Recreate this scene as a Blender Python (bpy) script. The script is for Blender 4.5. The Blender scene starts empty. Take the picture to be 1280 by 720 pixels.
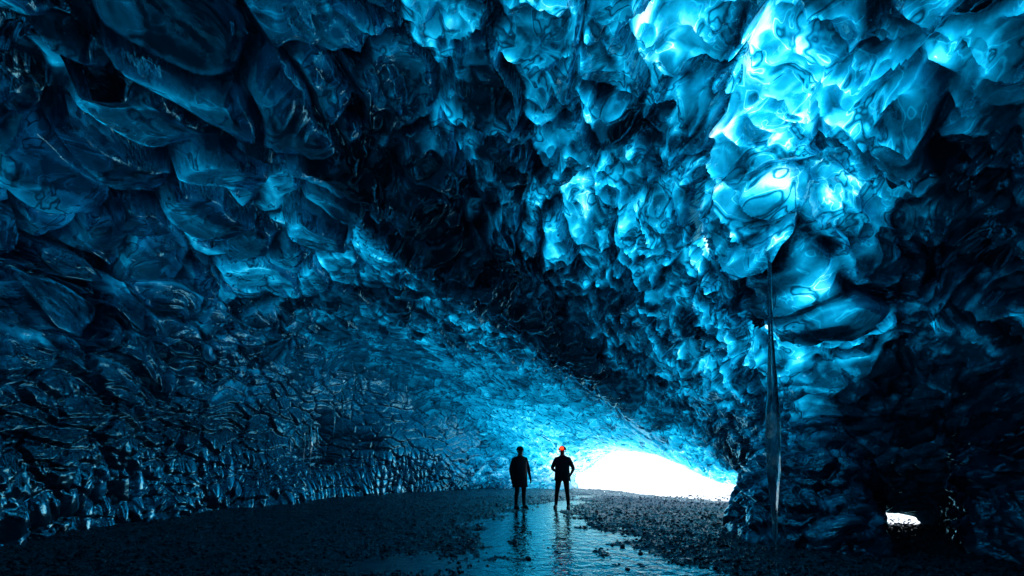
import bpy, math, random
import numpy as np
from mathutils import Vector
import bmesh, time
random.seed(4); rng=np.random.RandomState(4)
scene=bpy.context.scene
scene.view_settings.view_transform='Standard'
try: scene.view_settings.look='None'
except Exception: pass
scene.view_settings.exposure=0
F_PX=569.0; HOR=569.0; EYE=1.5
T00=time.time()
def _h(ix,iy,iz,s):
    n=(ix*np.uint32(73856093))^(iy*np.uint32(19349663))^(iz*np.uint32(83492791))^np.uint32((s*2654435+12345)&0xffffffff)
    n=(n^(n>>np.uint32(13)))*np.uint32(1274126177)
    n=(n^(n>>np.uint32(15)))*np.uint32(2246822519)
    return ((n^(n>>np.uint32(12)))&np.uint32(0xffffff)).astype(np.float32)/np.float32(0xffffff)
def _i(p):
    f=np.floor(p).astype(np.int32); return f
def vnoise(p,s=0):
    p=p.astype(np.float32);i=_i(p); f=(p-i).astype(np.float32); f=f*f*(3-2*f)
    iu=i.astype(np.uint32);r=0
    for a in (0,1):
        wa=f[:,0] if a else 1-f[:,0]
        for b in (0,1):
            wb=wa*(f[:,1] if b else 1-f[:,1])
            for c in (0,1):
                wc=f[:,2] if c else 1-f[:,2]
                r=r+wb*wc*_h(iu[:,0]+np.uint32(a),iu[:,1]+np.uint32(b),iu[:,2]+np.uint32(c),s)
    return r*2-1
def fbm(p,o=3,s=0):
    r=0;a=1.0;t=0
    for k in range(o):
        r=r+a*vnoise(p*(2.03**k),s+k*7); t+=a; a*=0.5
    return r/t
def voro(p,s=0):
    p=p.astype(np.float32);i=_i(p)
    n=len(p); F1=np.full(n,9.,np.float32);F2=np.full(n,9.,np.float32)
    off=np.zeros((n,3),np.float32); cid=np.zeros(n,np.float32)
    for a in (-1,0,1):
        for b in (-1,0,1):
            for c in (-1,0,1):
                cx,cy,cz=i[:,0]+a,i[:,1]+b,i[:,2]+c
                ux,uy,uz=cx.astype(np.uint32),cy.astype(np.uint32),cz.astype(np.uint32)
                h1=_h(ux,uy,uz,s+1);h2=_h(ux,uy,uz,s+2);h3=_h(ux,uy,uz,s+3)
                d0=(p[:,0]-cx-h1);d1=(p[:,1]-cy-h2);d2=(p[:,2]-cz-h3)
                d=np.sqrt(d0*d0+d1*d1+d2*d2).astype(np.float32)
                m=d<F1
                F2=np.where(m,F1,np.minimum(F2,d))
                F1=np.where(m,d,F1)
                off[m,0]=d0[m];off[m,1]=d1[m];off[m,2]=d2[m]
                cid=np.where(m,h1,cid)
    return F1,F2,off,cid
def sstep(a,b,x):
    t=np.clip((x-a)/(b-a),0,1); return t*t*(3-2*t)

# ------------------------------------------------------------ cave form
PLAN=np.array([(-5,-5),(-7,-1),(-7.6,4),(-8.0,7),(-7.7,11),(-6.4,15.2),(-4,18),(-1.4,19.8),(1.5,20.4),(4.2,20.9),
 (9,22),(14,22),(12,16),(7.2,13.7),(5.8,11),(4.85,9),(4.85,7.9),(5.4,7.4),(6.0,7.9),(7.3,9.2),(7.95,9.9),(7.95,12),(9.05,12),
 (9.05,9.8),(8.5,8.6),(7.1,7.0),(7.2,5),(6.6,1),(5,-3),(3,-5)],float)
def plan_sdf(x,y):
    d=np.full(x.shape,1e9); ins=np.zeros(x.shape,bool)
    n=len(PLAN)
    for k in range(n):
        ax,ay=PLAN[k];bx,by=PLAN[(k+1)%n]
        ex,ey=bx-ax,by-ay
        t=np.clip(((x-ax)*ex+(y-ay)*ey)/(ex*ex+ey*ey),0,1)
        d=np.minimum(d,np.hypot(x-ax-t*ex,y-ay-t*ey))
        if by!=ay:
            c=((ay>y)!=(by>y))&(x<(bx-ax)*(y-ay)/(by-ay)+ax)
            ins^=c
    return np.where(ins,-d,d)
CTRL=np.array([(-2.5,6,6.4),(-0.7,9.5,5.7),(2.5,13,3.9),(6.55,14.4,0.70),(5.9,15.6,1.22),(3.1,20.3,0.8),(4.1,18.9,1.62),(4.9,17.4,1.62),(-.7,18.6,3.0),(-4,16,4.8),
 (-6,12,5.2),(-6,6,5.9),(-4,9,6.2),(0,5,6.7),(2,5.5,6.3),(3.8,6,4.9),(4.4,8,3.9),(5.4,6,4.5),(6.7,5,3.7),(0,0,6.6),(0,-4,5),
 (5,0,4.7),(-5,0,5.7),(5.2,11,2.5),(6.2,8.3,2.0),(7.4,9.2,1.0),(8.4,9.9,0.25),(8.4,11.5,0.4),(7.6,7.6,2.3),(4,22,2.3),(9,17,1.4),
 (-8,17,4.5),(-9,8,5.5),(9,3,3.3),(10,8,1.5),(0.8,16,3.3),(-1,14,4.6),(3.0,9.5,4.6)],float)
def tps(r2): return 0.5*r2*np.log(r2+1e-9)
n=len(CTRL)
A=np.zeros((n+3,n+3))
r2=(CTRL[:,None,0]-CTRL[None,:,0])**2+(CTRL[:,None,1]-CTRL[None,:,1])**2
A[:n,:n]=tps(r2)+np.eye(n)*0.12
A[:n,n]=1;A[:n,n+1:]=CTRL[:,:2];A[n,:n]=1;A[n+1:,:n]=CTRL[:,:2].T
W=np.linalg.solve(A,np.concatenate([CTRL[:,2],np.zeros(3)]))
RIB=np.array([(-5.5,2.5),(-2.6,6),(-0.7,9.5),(2.3,12.6),(5.2,14.0)],float)
CUR=np.array([(3.35,6.0),(3.9,6.4),(4.6,6.6)],float)
def seg_dist(x,y,R):
    d=np.full(x.shape,1e9)
    for k in range(len(R)-1):
        ax,ay=R[k];bx,by=R[k+1];ex,ey=bx-ax,by-ay
        t=np.clip(((x-ax)*ex+(y-ay)*ey)/(ex*ex+ey*ey),0,1)
        d=np.minimum(d,np.hypot(x-ax-t*ex,y-ay-t*ey))
    return d
def rib_dist(x,y): return seg_dist(x,y,RIB)
def ceil_h(x,y):
    z=W[n]+W[n+1]*x+W[n+2]*y
    for k in range(n): z=z+W[k]*tps((x-CTRL[k,0])**2+(y-CTRL[k,1])**2)
    z=z-0.55*np.exp(-(rib_dist(x,y)/0.8)**2)*np.clip((z-1.5)/2,0,1)
    z=z-0.65*np.exp(-(seg_dist(x,y,CUR)/0.6)**2)
    return np.clip(z,0.22,7.5)
h=0.135
xs=np.arange(-9.5,12,h);ys=np.concatenate([np.arange(-6,0.6,0.42),np.arange(0.7,22.5,h)]);zs=np.arange(-0.4,7.9,h)
X2,Y2=np.meshgrid(xs,ys,indexing='ij')
PS=plan_sdf(X2,Y2); ZC=ceil_h(X2,Y2)
X3,Y3,Z3=np.meshgrid(xs.astype(np.float32),ys.astype(np.float32),zs.astype(np.float32),indexing='ij')
w3=fbm(np.stack([X3.ravel()*0.45,Y3.ravel()*0.45,Z3.ravel()*0.6],1),2,301).reshape(X3.shape)
qh=1-np.exp(-((X2-8.4)**2+(Y2-10)**2)/2.5); qm=1-np.exp(-((X2-5)**2+(Y2-17)**2)/14)
pier=np.exp(-((X2-4.9)**2/1.6**2+(Y2-8.6)**2/3.0**2))
a=PS[:,:,None]+0.55*w3*(qh*qm)[:,:,None]+pier[:,:,None]*(0.45*np.exp(-np.clip(Z3,0,9)/0.45)+0.35*np.sin(Z3*1.7+0.6)-0.1)
b=zs[None,None,:]-ZC[:,:,None]
k=np.clip(0.42*ZC,0.25,2.4)[:,:,None]
hh=np.clip(k-np.abs(a-b),0,None)/k
Fv=(np.maximum(a,b)+hh*hh*k*0.25).astype(np.float32)
S=Fv<0
nx,ny,nz=Fv.shape
acc=np.zeros((nx-1,ny-1,nz-1,3),np.float32);cnt=np.zeros((nx-1,ny-1,nz-1),np.float32)
def sl(o,ax): return slice(o,o+ (nx,ny,nz)[ax]-1)
for ax in range(3):
    others=[q for q in range(3) if q!=ax]
    for o1 in (0,1):
        for o2 in (0,1):
            o=[0,0,0];o[others[0]]=o1;o[others[1]]=o2
            e=list(o);e[ax]=1
            f0=Fv[sl(o[0],0),sl(o[1],1),sl(o[2],2)];f1=Fv[sl(e[0],0),sl(e[1],1),sl(e[2],2)]
            m=(f0<0)!=(f1<0)
            t=np.where(m,f0/np.where(m,f0-f1,1),0)
            for q in range(3):
                acc[...,q]+=m*(o[q]+(t if q==ax else 0))
            cnt+=m
act=cnt>0
idx=-np.ones(act.shape,np.int64); idx[act]=np.arange(act.sum())
I=np.argwhere(act)
V=(I+acc[act]/cnt[act][:,None])
V=np.stack([np.interp(V[:,0],np.arange(nx),xs),np.interp(V[:,1],np.arange(ny),ys),np.interp(V[:,2],np.arange(nz),zs)],1)
faces=[]
for ax in range(3):
    u,v=[q for q in range(3) if q!=ax]
    lo=[slice(None)]*3;hi=[slice(None)]*3
    lo[ax]=slice(0,-1);hi[ax]=slice(1,None)
    for q in (u,v): lo[q]=slice(1,-1);hi[q]=slice(1,-1)
    m=S[tuple(lo)]!=S[tuple(hi)]; s0=S[tuple(lo)]
    E=np.argwhere(m); sg=s0[m]
    base=E.copy(); base[:,u]+=1;base[:,v]+=1
    q=[]
    for du,dv in ((-1,-1),(0,-1),(0,0),(-1,0)):
        c=base.copy();c[:,u]+=du;c[:,v]+=dv
        q.append(idx[c[:,0],c[:,1],c[:,2]])
    q=np.stack(q,1)
    flip=sg.copy()
    if ax==1: flip=~flip
    q[flip]=q[flip][:,::-1]
    faces.append(q)
FC=np.concatenate(faces)
C=V[FC].mean(1)
P0=np.array([3.3,20.0]);nn=np.array([6.2,3.7]);nn/=np.linalg.norm(nn)
out=(((C[:,0]-P0[0])*nn[0]+(C[:,1]-P0[1])*nn[1])>0)&(C[:,1]>12.7)
out|=(C[:,0]>7.3)&(C[:,1]>10.1)
FC=FC[~out]
us=np.unique(FC);mp=-np.ones(len(V),np.int64);mp[us]=np.arange(len(us));V=V[us];FC=mp[FC]
def mk_mesh(name,V,FC):
    me=bpy.data.meshes.new(name)
    me.vertices.add(len(V));me.vertices.foreach_set('co',V.astype(np.float32).ravel())
    kk=FC.shape[1]
    me.loops.add(FC.size);me.loops.foreach_set('vertex_index',FC.astype(np.int32).ravel())
    me.polygons.add(len(FC));me.polygons.foreach_set('loop_start',np.arange(0,FC.size,kk,dtype=np.int32))
    me.update(calc_edges=True)
    return me
def link(ob): scene.collection.objects.link(ob); return ob
me=mk_mesh('cave_base',V,FC)
tmp=link(bpy.data.objects.new('tmp',me))
md=tmp.modifiers.new('s','SUBSURF');md.levels=2;md.render_levels=2
dg=bpy.context.evaluated_depsgraph_get()
me2=bpy.data.meshes.new_from_object(tmp.evaluated_get(dg))
bpy.data.objects.remove(tmp);bpy.data.meshes.remove(me)
nv=len(me2.vertices)
P=np.empty(nv*3,np.float32);me2.vertices.foreach_get('co',P);P=P.reshape(-1,3)
N=np.empty(nv*3,np.float32);me2.vertex_normals.foreach_get('vector',N);N=N.reshape(-1,3).copy()
cen=np.array([0,8,2.5]);sgn=np.sign(np.mean(np.sum((cen-P)*N,1)));print('normal sign',sgn,'verts',nv,time.time()-T00)
if sgn<0:
    me2.flip_normals(); N=-N
# ---- scallops
warp=np.stack([fbm(P*0.8,2,11),fbm(P*0.8+9,2,12),fbm(P*0.8+17,2,13)],1)
warp2=np.stack([fbm(P*1.9,2,14),fbm(P*1.9+9,2,15),fbm(P*1.9+17,2,16)],1)
z=P[:,2];y=P[:,1];x=P[:,0]
lf=(1-sstep(-2.6,-0.4,x+0.12*y))
Pw=P+0.45*warp
Pw2=P+0.45*warp+(0.27-0.21*lf)[:,None]*warp2
far=sstep(8,14,y)
wL=np.clip(sstep(1.9,3.9,z)*(1-0.88*far),0,1)
def scal(Q,scale,s,g,lean,aniso,wd=0.22):
    q=Q/scale*np.array(aniso,np.float32)
    F1,F2,off,cid=voro(q,s)
    e=sstep(0.0,wd,F2-F1)
    dome=np.sqrt(np.clip(1-np.clip(F1,0,1.05)**2/1.15,0,1))
    tilt=off@np.array(g,np.float32)
    return (dome*0.9+lean*tilt+0.45*(cid-0.5))*(0.35+0.65*e),F1,F2,off,cid
dL,F1L,F2L,oL,cL=scal(Pw2,1.04,20,(0.2,-0.5,-0.8),0.75,(1.0,0.75,1.2),0.11)
dM,F1M,F2M,oM,cM=scal(Pw2,0.46,40,(0.2,-0.5,-0.8),0.75,(0.8,0.65,1.3),0.13)
dS,F1S,F2S,oS,cS=scal(Pw,0.2,60,(0.1,-0.3,-0.8),0.5,(0.7,1,1.4))
dV,F1V,F2V,_,cV=scal(P+0.12*warp,0.23,80,(0,0,0),0,(1,1,0.15))
foot=(1-sstep(0.7,2.0,z+1.1*warp[:,0]))*(1-sstep(17,20,y))*(1-sstep(3,4,x))
near_hole=np.exp(-((x-8.4)**2+(y-9.9)**2)/2.2)
cutd_=(x-P0[0])*nn[0]+(y-P0[1])*nn[1]
mouth=np.exp(np.clip(cutd_,-50,0)/2.3)*sstep(12,13,y)
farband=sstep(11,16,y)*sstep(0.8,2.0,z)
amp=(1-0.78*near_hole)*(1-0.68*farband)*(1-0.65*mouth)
big=fbm(P*0.45,2,55)
cq=np.stack([P[:,0]*1.2,P[:,1]*0.8,P[:,2]*1.2],1)+1.3*warp2+1.0*warp
rf=fbm(cq,2,91); rA=np.clip(1-np.abs(rf)*2.2,0,1)
rf2=fbm(cq*1.9+5,1,95); rB=np.clip(1-np.abs(rf2)*2.0,0,1)
rt=wL*(1-lf)
disp=amp*( wL*(0.33+0.23*lf)*dL + (0.05+0.14*(1-wL)*(1-0.85*foot)-0.02*wL*lf+0.04*rt)*dM + (0.001+0.04*(1-wL)*(1-foot))*dS + 0.26*foot*dV + 0.24*big
     + (0.17*rA**2*rt+0.04*rB**2*(0.3+0.7*rt)*(1-0.8*lf))*(1-foot))
PD=P+N*disp[:,None]
me2.vertices.foreach_set('co',PD.astype(np.float32).ravel());me2.update()
# ---- how much daylight each bit of ice lets through, with glow and shade painted in by position
def blob(c,r):
    c=np.array(c,np.float32);r=np.array(r,np.float32)
    return np.exp(-(((P-c)/r)**2).sum(1))
G=0.29*np.ones(nv,np.float32)
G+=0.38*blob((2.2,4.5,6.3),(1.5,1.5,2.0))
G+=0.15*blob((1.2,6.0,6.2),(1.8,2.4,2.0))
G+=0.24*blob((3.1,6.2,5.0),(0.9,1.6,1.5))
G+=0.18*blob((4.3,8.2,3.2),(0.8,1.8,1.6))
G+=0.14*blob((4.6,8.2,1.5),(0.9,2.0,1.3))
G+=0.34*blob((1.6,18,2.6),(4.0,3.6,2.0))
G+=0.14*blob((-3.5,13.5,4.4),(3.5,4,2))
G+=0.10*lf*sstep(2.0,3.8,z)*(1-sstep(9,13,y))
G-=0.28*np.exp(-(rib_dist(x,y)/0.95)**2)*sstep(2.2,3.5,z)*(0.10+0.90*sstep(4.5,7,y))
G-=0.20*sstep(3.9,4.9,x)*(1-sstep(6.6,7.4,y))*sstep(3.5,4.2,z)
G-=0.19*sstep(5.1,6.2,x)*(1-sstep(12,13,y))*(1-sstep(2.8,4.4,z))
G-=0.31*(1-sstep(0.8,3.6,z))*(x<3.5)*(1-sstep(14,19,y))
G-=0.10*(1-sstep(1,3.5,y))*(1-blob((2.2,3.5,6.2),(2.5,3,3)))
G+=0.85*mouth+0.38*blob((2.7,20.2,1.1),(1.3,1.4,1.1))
big2=fbm(P*0.7+0.5*warp,3,70)
sw=fbm(P*np.array([1.5,0.8,1.2])+1.5*warp2+warp,2,75)
band=np.sin(F1L*15+5*fbm(P*1.3,2,77)+3*sw)  # concentric tone bands imitating swirled reflections in glassy ice
bandM=np.sin(F1M*11+4*sw)
cellL=0.14*(cL-0.5)+0.42*(oL[:,2]*0.8-oL[:,0]*0.3)  # painted shading per lobe: upper side brighter, underside darker
cellM=0.20*(cM-0.5)+0.38*(oM[:,2]*0.8-oM[:,0]*0.3)
cellS=0.18*(cS-0.5)+0.25*(oS[:,2]*0.8-oS[:,0]*0.3)
gain=np.clip(0.42+1.25*G,0.15,1.08)*(1-0.8*mouth)*(1-0.6*farband)
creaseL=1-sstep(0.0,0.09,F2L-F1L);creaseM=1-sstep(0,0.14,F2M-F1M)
rimL=np.exp(-((F2L-F1L-0.17)/0.06)**2)*(0.6+0.8*np.clip(oL[:,2],-0.5,0.5))  # highlights painted along the scallop rims
rimM=np.exp(-((F2M-F1M-0.24)/0.08)**2)*(0.6+0.8*np.clip(oM[:,2],-0.5,0.5))
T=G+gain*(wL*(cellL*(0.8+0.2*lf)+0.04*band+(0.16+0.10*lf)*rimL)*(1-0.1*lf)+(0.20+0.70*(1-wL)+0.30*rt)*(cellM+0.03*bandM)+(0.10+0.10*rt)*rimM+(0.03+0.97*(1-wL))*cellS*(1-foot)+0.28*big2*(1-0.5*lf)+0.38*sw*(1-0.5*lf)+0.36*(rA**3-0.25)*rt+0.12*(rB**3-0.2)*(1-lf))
T-=(0.28*creaseL*wL+0.16*creaseM*(1-0.5*wL)*(1-0.6*lf*wL))*(1-mouth)*(1-0.5*farband)  # shade painted into the creases to bring out the relief
T+=foot*sstep(0.58,0.85,cV)*sstep(0.10,0.3,F2V-F1V)*0.80*sstep(5,9,y+0.4*np.abs(x))*sstep(-0.4,0.4,fbm(P*0.9,2,203)+0.2)  # painted vertical glints on the ice columns at the wall foot
T=np.clip(T,0,1.2)*(1-0.9*np.clip(near_hole*1.6,0,1))  # ice around the small hole painted dark against the snow light
for nm,arr in (('ice_light',T),('wet',foot*0.26-0.4*np.clip(near_hole*1.5,0,1))):
    at=me2.attributes.new(nm,'FLOAT','POINT');at.data.foreach_set('value',arr.astype(np.float32))
me2.polygons.foreach_set('use_smooth',np.ones(len(me2.polygons),bool))
print('cave done',time.time()-T00)

def mat(name):
    m=bpy.data.materials.new(name);m.use_nodes=True;nt=m.node_tree;nt.nodes.clear()
    o=nt.nodes.new('ShaderNodeOutputMaterial')
    return m,nt,o
def N_(nt,t,**kw):
    nd=nt.nodes.new(t)
    for k_,v_ in kw.items():
        if k_.startswith('_'): setattr(nd,k_[1:],v_)
        else: nd.inputs[k_.replace('__',' ')].default_value=v_
    return nd
def ramp(nt,stops):
    r=nt.nodes.new('ShaderNodeValToRGB');e=r.color_ramp.elements
    while len(e)<len(stops): e.new(0.5)
    for i_,(p_,c_) in enumerate(stops):
        e[i_].position=p_;e[i_].color=(*c_,1)
    return r
def math_(nt,op,a_,b_=None,clamp=False):
    nd=nt.nodes.new('ShaderNodeMath');nd.operation=op;nd.use_clamp=clamp
    for i_,v_ in enumerate((a_,b_)):
        if v_ is None: continue
        if isinstance(v_,(int,float)): nd.inputs[i_].default_value=v_
        else: nt.links.new(v_,nd.inputs[i_])
    return nd.outputs[0]
# ice
ice,nt,o=mat('blue_glacier_ice'); L=nt.links.new
tc=N_(nt,'ShaderNodeTexCoord')
att=N_(nt,'ShaderNodeAttribute',_attribute_name='ice_light')
wet=N_(nt,'ShaderNodeAttribute',_attribute_name='wet')
sw2=N_(nt,'ShaderNodeTexNoise',Scale=6.0,Detail=3.5,Roughness=0.55,Distortion=1.6);L(tc.outputs['Object'],sw2.inputs['Vector'])
sw3=N_(nt,'ShaderNodeTexNoise',Scale=1.4,Detail=2.0,Roughness=0.5,Distortion=2.2);L(tc.outputs['Object'],sw3.inputs['Vector'])
ln=math_(nt,'ABSOLUTE',math_(nt,'SUBTRACT',sw3.outputs['Fac'],0.5))
ln=math_(nt,'SUBTRACT',1.0,math_(nt,'MULTIPLY',ln,75.0),True)
ln2=math_(nt,'ABSOLUTE',math_(nt,'SUBTRACT',sw3.outputs['Fac'],0.58))
ln2=math_(nt,'SUBTRACT',1.0,math_(nt,'MULTIPLY',ln2,26.0),True)
t2=math_(nt,'MULTIPLY',math_(nt,'SUBTRACT',sw2.outputs['Fac'],0.5),0.20)
base_=math_(nt,'ADD',att.outputs['Fac'],t2)
base_=math_(nt,'ADD',base_,math_(nt,'MULTIPLY',math_(nt,'MULTIPLY',ln,0.26),att.outputs['Fac']))
base_=math_(nt,'SUBTRACT',base_,math_(nt,'MULTIPLY',math_(nt,'MULTIPLY',ln2,0.42),att.outputs['Fac']))
tt=math_(nt,'MULTIPLY',base_,0.85,True)
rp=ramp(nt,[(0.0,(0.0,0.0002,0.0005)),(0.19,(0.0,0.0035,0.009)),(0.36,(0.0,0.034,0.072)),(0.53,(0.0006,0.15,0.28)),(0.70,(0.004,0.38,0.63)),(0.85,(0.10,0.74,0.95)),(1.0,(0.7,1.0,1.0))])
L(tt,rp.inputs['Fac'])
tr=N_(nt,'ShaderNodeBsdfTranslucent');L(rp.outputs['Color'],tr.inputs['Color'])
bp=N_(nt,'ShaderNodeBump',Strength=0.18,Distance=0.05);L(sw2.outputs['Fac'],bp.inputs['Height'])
df=N_(nt,'ShaderNodeBsdfDiffuse');cr2=ramp(nt,[(0.1,(0.0004,0.006,0.012)),(0.78,(0.002,0.09,0.16)),(1.0,(0.22,0.48,0.58))]);L(tt,cr2.inputs['Fac']);L(cr2.outputs['Color'],df.inputs['Color'])  # diffuse colour follows the painted glow and shade as well
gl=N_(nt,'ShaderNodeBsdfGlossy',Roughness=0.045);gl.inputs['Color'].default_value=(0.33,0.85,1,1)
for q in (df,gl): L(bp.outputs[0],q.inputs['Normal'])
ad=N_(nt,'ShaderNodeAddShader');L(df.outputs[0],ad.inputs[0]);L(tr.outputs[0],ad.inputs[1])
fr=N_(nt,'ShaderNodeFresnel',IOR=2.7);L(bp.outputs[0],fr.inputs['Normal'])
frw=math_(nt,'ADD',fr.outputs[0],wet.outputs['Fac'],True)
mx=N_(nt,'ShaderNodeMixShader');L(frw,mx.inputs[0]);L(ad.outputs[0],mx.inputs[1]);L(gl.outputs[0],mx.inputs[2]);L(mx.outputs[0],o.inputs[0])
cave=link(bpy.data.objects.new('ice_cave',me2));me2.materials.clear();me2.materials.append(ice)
cave['kind']='structure';cave['label']='deep blue glacier ice cave with scalloped glassy ceiling and walls'

# ------------------------------------------------------------ ground
def grid(xs,ys):
    XX,YY=np.meshgrid(xs,ys,indexing='ij');nx_,ny_=XX.shape
    ii=np.arange(nx_*ny_).reshape(nx_,ny_)
    F=np.stack([ii[:-1,:-1],ii[1:,:-1],ii[1:,1:],ii[:-1,1:]],-1).reshape(-1,4)
    return XX.ravel(),YY.ravel(),F
SC=np.array([(16.5,2.6,0.35),(14,1.4,0.5),(12,0.55,0.75),(10,0.50,1.0),(7.7,0.8,1.25),(5.6,0.9,1.5),(3,0.8,1.3),(-3,0.5,1.3)])[::-1]
def stream_d(x,y):
    c=np.interp(y,SC[:,0],SC[:,1]);w=np.interp(y,SC[:,0],SC[:,2])
    return (np.abs(x-c)-w)
def gh(x,y):
    p=np.stack([x,y,0*x],1)
    g=0.04*fbm(p*0.7,3,5)+0.022*fbm(p*3,2,6)
    F1,F2,_,c=voro(p*13,31)
    g+=(1-F1)*0.036*(0.3+c)
    F1,F2,_,c=voro(p*5,35); g+=np.clip(c-0.6,0,1)*(1-F1*1.2).clip(0)*0.04
    sd=stream_d(x+0.9*fbm(p*1.3,3,9),y)
    s_=1-sstep(-0.7,0.7,sd)
    g=g-0.092*s_+0.01*sstep(0.2,1.2,sd)+s_*0.10*fbm(p*np.array([2.8,1.8,1]),3,19)
    g-=0.10*np.exp(-(((x+1.6)/1.0)**2+((y-6.2)/0.6)**2))
    g-=0.09*np.exp(-(((x-5.9)/0.5)**2+((y-7.5)/0.6)**2))
    return g+0.12*sstep(3.5,8,-x)
gx,gy,gf=grid(np.arange(-10,11,0.04),np.concatenate([np.arange(-6,2,0.25),np.arange(2,10,0.04),np.arange(10,22,0.06)]))
gz=gh(gx,gy)
ps=plan_sdf(gx,gy);cutd=(gx-P0[0])*nn[0]+(gy-P0[1])*nn[1]
keep=(ps<1.0)&~((cutd>0.1)&(gy>12.5))&~((gx>7.2)&(gy>9.75))
kf=keep[gf].all(1);gf=gf[kf];us=np.unique(gf);mp=-np.ones(len(gx),int);mp[us]=np.arange(len(us))
gm=mk_mesh('ground',np.stack([gx,gy,gz],1)[us],mp[gf]);gm.polygons.foreach_set('use_smooth',np.ones(len(gm.polygons),bool))
ground=link(bpy.data.objects.new('ground',gm));ground['kind']='structure';ground['label']='dark wet gravel floor of the ice cave'
gmat,nt,o=mat('wet_black_gravel');L=nt.links.new
tc=N_(nt,'ShaderNodeTexCoord')
v1=N_(nt,'ShaderNodeTexVoronoi',Scale=24.0);L(tc.outputs['Object'],v1.inputs['Vector'])
cr=ramp(nt,[(0.0,(0.008,0.018,0.025)),(0.5,(0.022,0.055,0.075)),(1,(0.12,0.26,0.33))]);L(v1.outputs['Color'],cr.inputs['Fac'])
rr=ramp(nt,[(0.1,(0.08,)*3),(0.7,(0.45,)*3)]);L(v1.outputs['Color'],rr.inputs['Fac'])
pb=N_(nt,'ShaderNodeBsdfPrincipled',IOR=1.55);L(cr.outputs['Color'],pb.inputs['Base Color']);L(rr.outputs['Color'],pb.inputs['Roughness'])
pb.inputs['Specular Tint'].default_value=(0.25,0.75,1,1)
bp=N_(nt,'ShaderNodeBump',Strength=1.0,Distance=0.035);bp.invert=True;L(v1.outputs['Distance'],bp.inputs['Height']);L(bp.outputs[0],pb.inputs['Normal']);L(pb.outputs[0],o.inputs[0])
gm.materials.append(gmat)
wx,wy,wf=grid(np.arange(-4,8,0.1),np.arange(-4,17.2,0.1))
wk=(stream_d(wx,wy)<1.4)|((((wx+1.6)/1.4)**2+((wy-6.2)/1.0)**2)<1)|((((wx-5.9)/.9)**2+((wy-7.5)/1.0)**2)<1)
kf=wk[wf].all(1);wf=wf[kf];us=np.unique(wf);mp=-np.ones(len(wx),int);mp[us]=np.arange(len(us))
wm=mk_mesh('stream',np.stack([wx,wy,-0.014+0*wx],1)[us],mp[wf])
water=link(bpy.data.objects.new('stream',wm));water['kind']='structure';water['label']='shallow meltwater stream trickling over dark gravel'
wmat,nt,o=mat('meltwater');L=nt.links.new
tc=N_(nt,'ShaderNodeTexCoord')
nz_=N_(nt,'ShaderNodeTexNoise',Scale=5.0,Detail=3.0,Roughness=0.55,Distortion=0.5);L(tc.outputs['Object'],nz_.inputs['Vector'])
bp=N_(nt,'ShaderNodeBump',Strength=0.45,Distance=0.05);L(nz_.outputs['Fac'],bp.inputs['Height'])
gl=N_(nt,'ShaderNodeBsdfGlossy',Roughness=0.03);gl.inputs['Color'].default_value=(0.65,0.97,1,1);L(bp.outputs[0],gl.inputs['Normal'])
df=N_(nt,'ShaderNodeBsdfDiffuse');df.inputs['Color'].default_value=(0.002,0.010,0.016,1)
fr=N_(nt,'ShaderNodeFresnel',IOR=4.0);L(bp.outputs[0],fr.inputs['Normal'])
mx=N_(nt,'ShaderNodeMixShader');L(fr.outputs[0],mx.inputs[0]);L(df.outputs[0],mx.inputs[1]);L(gl.outputs[0],mx.inputs[2]);L(mx.outputs[0],o.inputs[0])
wm.materials.append(wmat)
def ico(s):
    bm=bmesh.new();bmesh.ops.create_icosphere(bm,subdivisions=1,radius=1)
    v=np.array([q.co[:] for q in bm.verts]);f=np.array([[q.index for q in ff.verts] for ff in bm.faces]);bm.free()
    v=v*(1+0.35*fbm(v*1.3+s*7.7,2,s)[:,None]);v*=np.array([1,0.8,0.6]);return v,f
kinds=[ico(i_) for i_ in range(6)]
NS=50000
yy=2.5+14*rng.rand(NS)**1.5;xx=rng.uniform(-1.2,1.2,NS)*yy
ok=(plan_sdf(xx,yy)<-0.1)&((stream_d(xx,yy)>0.1)|(rng.rand(NS)<0.4))
xx=xx[ok];yy=yy[ok];zz=gh(xx,yy)
VV=[];FF=[];o0=0
for i_ in range(min(len(xx),22000)):
    v,f=kinds[random.randrange(6)]
    s=0.010+0.014*random.random()+0.03*random.random()**6+(0.02 if random.random()<0.006 else 0)
    an=random.random()*6.28;R=np.array([[math.cos(an),-math.sin(an),0],[math.sin(an),math.cos(an),0],[0,0,1]])
    VV.append((v*s)@R.T+np.array([xx[i_],yy[i_],zz[i_]+0.4*s]));FF.append(f+o0);o0+=len(v)
sm=mk_mesh('stones',np.concatenate(VV),np.concatenate(FF));sm.materials.append(gmat)
st=link(bpy.data.objects.new('gravel_stones',sm));st['kind']='stuff';st['label']='loose dark stones strewn over the cave floor';st['category']='gravel'

# ------------------------------------------------------------ outside snow
snow,nt,o=mat('sunlit_snow');L=nt.links.new
tc=N_(nt,'ShaderNodeTexCoord');nz_=N_(nt,'ShaderNodeTexNoise',Scale=1.5,Detail=6.0);L(tc.outputs['Object'],nz_.inputs['Vector'])
cr=ramp(nt,[(0.3,(0.84,0.90,0.95)),(0.7,(0.90,0.94,0.97))]);L(nz_.outputs['Fac'],cr.inputs['Fac'])
bp=N_(nt,'ShaderNodeBump',Strength=0.3,Distance=0.1);L(nz_.outputs['Fac'],bp.inputs['Height'])
pb=N_(nt,'ShaderNodeBsdfPrincipled',Roughness=0.6);L(cr.outputs['Color'],pb.inputs['Base Color']);L(bp.outputs[0],pb.inputs['Normal']);L(pb.outputs[0],o.inputs[0])
ax_=np.concatenate([-np.geomspace(400,12,14),np.linspace(-11,40,80),np.geomspace(42,400,14)])
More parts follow.
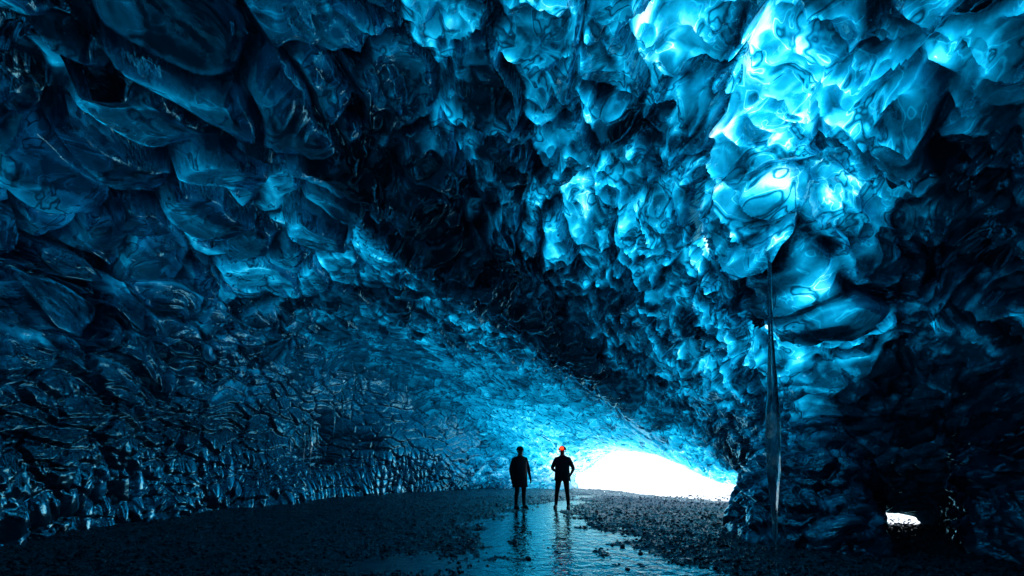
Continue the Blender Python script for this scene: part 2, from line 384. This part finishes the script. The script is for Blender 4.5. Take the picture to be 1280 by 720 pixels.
ay_=np.concatenate([-np.geomspace(400,12,10),np.linspace(-10,60,100),np.geomspace(63,500,16)])
sx,sy,sf=grid(ax_,ay_)
pp=np.stack([sx,sy,0*sx],1)
dist=np.clip((sx-P0[0])*nn[0]+(sy-P0[1])*nn[1],0,None)
sz=-0.09+sstep(6,60,dist)*9*(1+0.3*fbm(pp*0.05,3,3))+0.25*fbm(pp*0.3,3,4)*sstep(2,8,dist)
sz=np.where(dist<=0,-0.18,sz)
snm=mk_mesh('snow_field',np.stack([sx,sy,sz],1),sf);snm.materials.append(snow);snm.polygons.foreach_set('use_smooth',np.ones(len(snm.polygons),bool))
sn=link(bpy.data.objects.new('snow_field',snm));sn['kind']='structure';sn['label']='bright sunlit snow outside the cave mouth'

# ------------------------------------------------------------ icicles
clear,nt,o=mat('clear_icicle_ice');L=nt.links.new
tc=N_(nt,'ShaderNodeTexCoord');mpn=N_(nt,'ShaderNodeMapping');mpn.inputs['Scale'].default_value=(1,1,0.10);L(tc.outputs['Object'],mpn.inputs['Vector'])
nz_=N_(nt,'ShaderNodeTexNoise',Scale=24.0,Detail=3.0);L(mpn.outputs[0],nz_.inputs['Vector'])
bp=N_(nt,'ShaderNodeBump',Strength=0.7,Distance=0.025);L(nz_.outputs['Fac'],bp.inputs['Height'])
gs=N_(nt,'ShaderNodeBsdfRefraction',Roughness=0.02,IOR=1.31);gs.inputs['Color'].default_value=(0.8,0.96,1,1);L(bp.outputs[0],gs.inputs['Normal'])
gl=N_(nt,'ShaderNodeBsdfGlossy',Roughness=0.05);gl.inputs['Color'].default_value=(0.8,0.97,1,1);L(bp.outputs[0],gl.inputs['Normal'])
fr=N_(nt,'ShaderNodeFresnel',IOR=2.6);L(bp.outputs[0],fr.inputs['Normal'])
mx=N_(nt,'ShaderNodeMixShader');L(math_(nt,'ADD',fr.outputs[0],0.22,True),mx.inputs[0]);L(gs.outputs[0],mx.inputs[1]);L(gl.outputs[0],mx.inputs[2]);L(mx.outputs[0],o.inputs[0])
def icicle(name,pos,length,rad,seed,lean=(0,0),label='',group=None,bulge=0.5,flare=2.2,top=0.22):
    nr,ns=60,18;vs=[]
    for i_ in range(nr+1):
        t=i_/nr
        r=rad*(top+(1.07-top)*math.exp(-((t-bulge)/0.26)**2))*(1 if t<bulge else max(0.02,(1-t)/(1-bulge))**0.6)
        if t<0.08: r*=1+flare*(1-t/0.08)**2
        r*=1+0.06*math.sin(t*41+seed)+0.04*math.sin(t*73+2*seed)
        cx=rad*0.15*math.sin(t*9+seed)+lean[0]*t;cy=rad*0.15*math.cos(t*7+seed)+lean[1]*t
        for j_ in range(ns):
            an=j_/ns*6.28318;q=1+0.16*math.sin(an*3+t*5+seed)+0.08*math.sin(an*5-t*9)
            vs.append((cx+r*q*math.cos(an),cy+r*q*math.sin(an),-length*t))
    fs=[]
    for i_ in range(nr):
        for j_ in range(ns):
            fs.append((i_*ns+j_,(i_+1)*ns+j_,(i_+1)*ns+(j_+1)%ns,i_*ns+(j_+1)%ns))
    m_=mk_mesh(name,np.array(vs),np.array(fs));m_.polygons.foreach_set('use_smooth',np.ones(len(fs),bool));m_.materials.append(clear)
    ob=link(bpy.data.objects.new(name,m_));ob.location=pos;ob['label']=label;ob['category']='icicle'
    if group: ob['group']=group
    return ob
icicle('icicle',(3.30,5.85,4.55),4.53,0.078,3,(0.10,0),'long thin glassy icicle reaching almost down to gravel floor',None,0.66,0.6,0.24)
def W_(px,py,d): return ((px-640)*d/F_PX,d,1.5+(HOR-py)*d/F_PX)
for i_,(px,py,d,ln,rd) in enumerate([(388,528,11.0,1.3,0.05),(396,533,10.9,0.9,0.035),(380,540,11.0,0.9,0.03),(428,475,11.2,1.4,0.03),(445,470,11.4,0.7,0.025),(362,545,10.9,0.6,0.03),(418,510,11.2,0.8,0.025)]):
    icicle('icicle',W_(px,py,d),ln,rd,10+i_,(0.03*math.sin(i_*3),0),'slender pale icicle hanging from the scalloped ice wall','icicles on the ice wall',0.3)

# ------------------------------------------------------------ people
def simple(name,col,rough=0.7,em=None):
    m,nt,o=mat(name);pb=N_(nt,'ShaderNodeBsdfPrincipled',Roughness=rough);L=nt.links.new
    tc=N_(nt,'ShaderNodeTexCoord');nz_=N_(nt,'ShaderNodeTexNoise',Scale=18.0,Detail=4.0);L(tc.outputs['Object'],nz_.inputs['Vector'])
    cr=ramp(nt,[(0.3,tuple(c*0.7 for c in col)),(0.7,tuple(min(1,c*1.3) for c in col))]);L(nz_.outputs['Fac'],cr.inputs['Fac']);L(cr.outputs['Color'],pb.inputs['Base Color'])
    bp=N_(nt,'ShaderNodeBump',Strength=0.4,Distance=0.02);L(nz_.outputs['Fac'],bp.inputs['Height']);L(bp.outputs[0],pb.inputs['Normal'])
    if em: pb.inputs['Emission Color'].default_value=(*em[0],1);pb.inputs['Emission Strength'].default_value=em[1]
    L(pb.outputs[0],o.inputs[0]);return m
jacket=simple('dark_jacket_cloth',(0.015,0.02,0.028));trous=simple('black_trouser_cloth',(0.010,0.012,0.015));skin=simple('skin',(0.35,0.2,0.14),0.5)
glove=simple('black_glove',(0.015,0.015,0.015));bootm=simple('dark_boot_leather',(0.02,0.017,0.014),0.5);packm=simple('dark_backpack_fabric',(0.03,0.03,0.035))
helm=simple('red_helmet_shell',(0.65,0.03,0.02),0.35);helm2=simple('dark_knit_hat',(0.03,0.03,0.035),0.9);lamp=simple('red_headlamp_lens',(0.8,0.05,0.02),0.3,((1,0.04,0.01),4.0))
def ell(name,c,r,m,parent,seg=20,cut=None):
    bm=bmesh.new();bmesh.ops.create_uvsphere(bm,u_segments=seg,v_segments=14,radius=1)
    if cut is not None:
        bmesh.ops.bisect_plane(bm,geom=bm.verts[:]+bm.edges[:]+bm.faces[:],plane_co=(0,0,cut),plane_no=(0,0,1),clear_inner=True)
    for v in bm.verts: v.co=Vector((v.co.x*r[0],v.co.y*r[1],v.co.z*r[2]))
    m_=bpy.data.meshes.new(name);bm.to_mesh(m_);bm.free()
    for p_ in m_.polygons:p_.use_smooth=True
    m_.materials.append(m);ob=link(bpy.data.objects.new(name,m_));ob.location=c;ob.parent=parent;return ob
def person(loc,rot,pose,label,hat,coat=0.80):
    root=link(bpy.data.objects.new('person',None));root.location=loc;root.rotation_euler=(0,0,rot);root.empty_display_size=0.3
    root['label']=label;root['category']='person';root['group']='two visitors standing in the cave'
    v=[];e=[];r=[]
    def add(co,rad,par=None):
        v.append(co);r.append(rad)
        if par is not None: e.append((par,len(v)-1))
        return len(v)-1
    pel=add((0,0,0.95),(0.165,0.125))
    wst=add((0,0,1.1),(0.15,0.115),pel);ch=add((0,0.005,1.28),(0.175,0.13),wst);up=add((0,0.01,1.42),(0.15,0.11),ch)
    nk=add((0,0.0,1.51),(0.062,0.065),up);hd0=add((0,-0.01,1.58),(0.07,0.08),nk);hd1=add((0,-0.015,1.66),(0.08,0.1),hd0);hd2=add((0,-0.005,1.73),(0.062,0.078),hd1)
    ns_=add((0,-0.115,1.635),(0.014,0.016),hd1)
    for sgn_,(k_,a_,elb,wr) in ((-1,pose[0]),(1,pose[1])):
        hp=add((sgn_*0.10,0,0.88),(0.105,0.11),pel)
        kn=add(k_,(0.066,0.07),hp);ca=add(((k_[0]+a_[0])/2,(k_[1]+a_[1])/2+0.02,0.36),(0.062,0.066),kn);an=add(a_,(0.045,0.05),ca)
        ft=add((a_[0]+sgn_*0.02,a_[1]-0.13,0.045),(0.045,0.035),an)
        sh=add((sgn_*0.185,0.01,1.41),(0.075,0.078),up);el=add(elb,(0.055,0.055),sh);w=add(wr,(0.036,0.032),el)
        d=Vector(wr)-Vector(elb);d.normalize();pm=Vector(wr)+d*0.07
        palm=add(tuple(pm),(0.036,0.02),w)
        side=Vector((0,1,0)) if abs(d.z)>0.6 else Vector((0,0,1))
        side=(side-d*side.dot(d)).normalized();inn=Vector((-sgn_,0,0));inn=(inn-d*inn.dot(d));inn=inn.normalized() if inn.length>0.1 else Vector((0,-1,0))
        for q,ln in ((-0.03,0.06),(-0.01,0.075),(0.01,0.082),(0.03,0.07)):
            b0=add(tuple(pm+d*0.035+side*q),(0.010,0.010),palm);b1=add(tuple(pm+d*(0.035+ln*0.55)+side*q*1.1+inn*0.01),(0.009,0.009),b0);add(tuple(pm+d*(0.03+ln)+side*q*1.1+inn*0.03),(0.008,0.008),b1)
        t0=add(tuple(pm-d*0.03-side*0.045),(0.012,0.012),palm);add(tuple(pm+d*0.015-side*0.07+inn*0.02),(0.010,0.010),t0)
    m_=bpy.data.meshes.new('body');m_.from_pydata(v,e,[]);ob=link(bpy.data.objects.new('body',m_))
    sk=ob.modifiers.new('sk','SKIN');sk.use_smooth_shade=True
    for i_,q in enumerate(m_.skin_vertices[0].data): q.radius=r[i_];q.use_root=(i_==0)
    ss=ob.modifiers.new('ss','SUBSURF');ss.levels=2
    dg=bpy.context.evaluated_depsgraph_get();m2=bpy.data.meshes.new_from_object(ob.evaluated_get(dg));bpy.data.objects.remove(ob)
    m2.materials.clear()
    for q in (jacket,trous,skin,glove): m2.materials.append(q)
    wrs=[Vector(p_[3]) for p_ in pose]
    for p_ in m2.polygons:
        c=p_.center;p_.use_smooth=True;mi=0
        if c.z>1.52: mi=2
        elif c.z<0.84 and abs(c.x)<0.27: mi=1
        for w in wrs:
            if (c-w).length<0.19 and (abs(c.x)>0.2 or c.y<-0.2): mi=3
        p_.material_index=mi
    body=link(bpy.data.objects.new('body',m2));body.parent=root
    bm=bmesh.new();R_=[]
    for zz,rx,ry in ((1.47,0.15,0.115),(1.40,0.19,0.135),(1.3,0.215,0.16),(1.1,0.21,0.155),(0.95,0.22,0.165),(coat,0.235,0.18),(coat-0.005,0.21,0.15)):
        R_.append([bm.verts.new((rx*math.cos(t_*math.pi/12)*(1+0.03*math.sin(t_*1.9+zz*9)),ry*math.sin(t_*math.pi/12),zz)) for t_ in range(24)])
    for a_,b_ in zip(R_,R_[1:]):
        for t_ in range(24): bm.faces.new((a_[t_],b_[t_],b_[(t_+1)%24],a_[(t_+1)%24]))
    jm=bpy.data.meshes.new('jacket');bm.to_mesh(jm);bm.free();jm.materials.append(jacket)
    for p_ in jm.polygons:p_.use_smooth=True
    jo=link(bpy.data.objects.new('jacket',jm));jo.parent=root
    for s_,ps_ in ((-1,pose[0]),(1,pose[1])):
        a_=ps_[1]
        ell('boot',(a_[0]+s_*0.01,a_[1]-0.055,0.03),(0.055,0.15,0.085),bootm,root,cut=-0.35)
        ell('ear',(s_*0.082,0.0,1.64),(0.014,0.022,0.034),skin,root,10)
    if hat=='helmet':
        ell('helmet',(0,0.0,1.675),(0.118,0.138,0.125),helm,root,cut=0.0)
        l_=ell('headlamp',(0,-0.15,1.73),(0.06,0.035,0.045),lamp,root,12)
    else:
        ell('knit_hat',(0,0.0,1.67),(0.105,0.125,0.12),helm2,root,cut=-0.05)
    bm=bmesh.new();bmesh.ops.create_cube(bm,size=1)
    for q in bm.verts:
        q.co=Vector((q.co.x*(0.3 if q.co.z<0 else 0.24),q.co.y*(0.17 if q.co.z<0 else 0.12)+0.23,q.co.z*0.46+1.2))
    bmesh.ops.bevel(bm,geom=bm.edges[:],offset=0.045,segments=3,affect='EDGES')
    pm_=bpy.data.meshes.new('backpack');bm.to_mesh(pm_);bm.free();pm_.materials.append(packm)
    for p_ in pm_.polygons:p_.use_smooth=True
    bo=link(bpy.data.objects.new('backpack',pm_));bo.parent=root
    return root
poseR=[((-0.15,-0.02,0.49),(-0.19,0.02,0.09),(-0.30,-0.02,1.15),(-0.17,-0.24,1.08)),((0.14,-0.03,0.49),(0.17,0.0,0.09),(0.32,0.02,1.14),(0.26,-0.18,0.98))]
poseL=[((-0.11,-0.03,0.49),(-0.12,0.02,0.09),(-0.29,0.03,1.13),(-0.30,-0.06,0.87)),((0.12,-0.02,0.49),(0.13,0.0,0.09),(0.30,0.03,1.13),(0.28,-0.1,0.88))]
def gz1(x,y): return float(gh(np.array([x]),np.array([y]))[0])
for (px,d,ro,po,lb,ht,ct) in ((703,13.1,-0.25,poseR,'person in dark jacket and helmet with glowing red headlamp','helmet',0.80),(650,13.0,0.5,poseL,'person in long dark coat and knit hat, arms hanging down','hat',0.62)):
    X_=(px-640)*d/F_PX
    person((X_,d,max(gz1(X_,d),-0.03)),ro,po,lb,ht,ct)

# ------------------------------------------------------------ light
w=bpy.data.worlds.new('World');scene.world=w;w.use_nodes=True;nt=w.node_tree
bg=nt.nodes['Background'];sky=nt.nodes.new('ShaderNodeTexSky');sky.sky_type='NISHITA';sky.sun_disc=False
el=math.radians(52);az=math.radians(50)
sky.sun_elevation=el;sky.sun_rotation=az
nt.links.new(sky.outputs[0],bg.inputs[0]);bg.inputs[1].default_value=0.15
sd=bpy.data.lights.new('sun','SUN');sd.energy=5;sd.angle=math.radians(0.5);sd.color=(1,0.98,0.95)
so=link(bpy.data.objects.new('sun',sd))
dv=Vector((math.sin(az)*math.cos(el),math.cos(az)*math.cos(el),math.sin(el)))
so.rotation_euler=dv.to_track_quat('Z','Y').to_euler();so.location=(20,20,30)
cd=bpy.data.cameras.new('camera');cd.lens=16;cd.sensor_width=36;cd.shift_y=(HOR-360)/1280;cd.clip_end=2000;cd.clip_start=0.05
co=link(bpy.data.objects.new('camera',cd));co.location=(0,0,EYE);co.rotation_euler=(math.pi/2,0,0)
scene.camera=co
print('script',time.time()-T00)
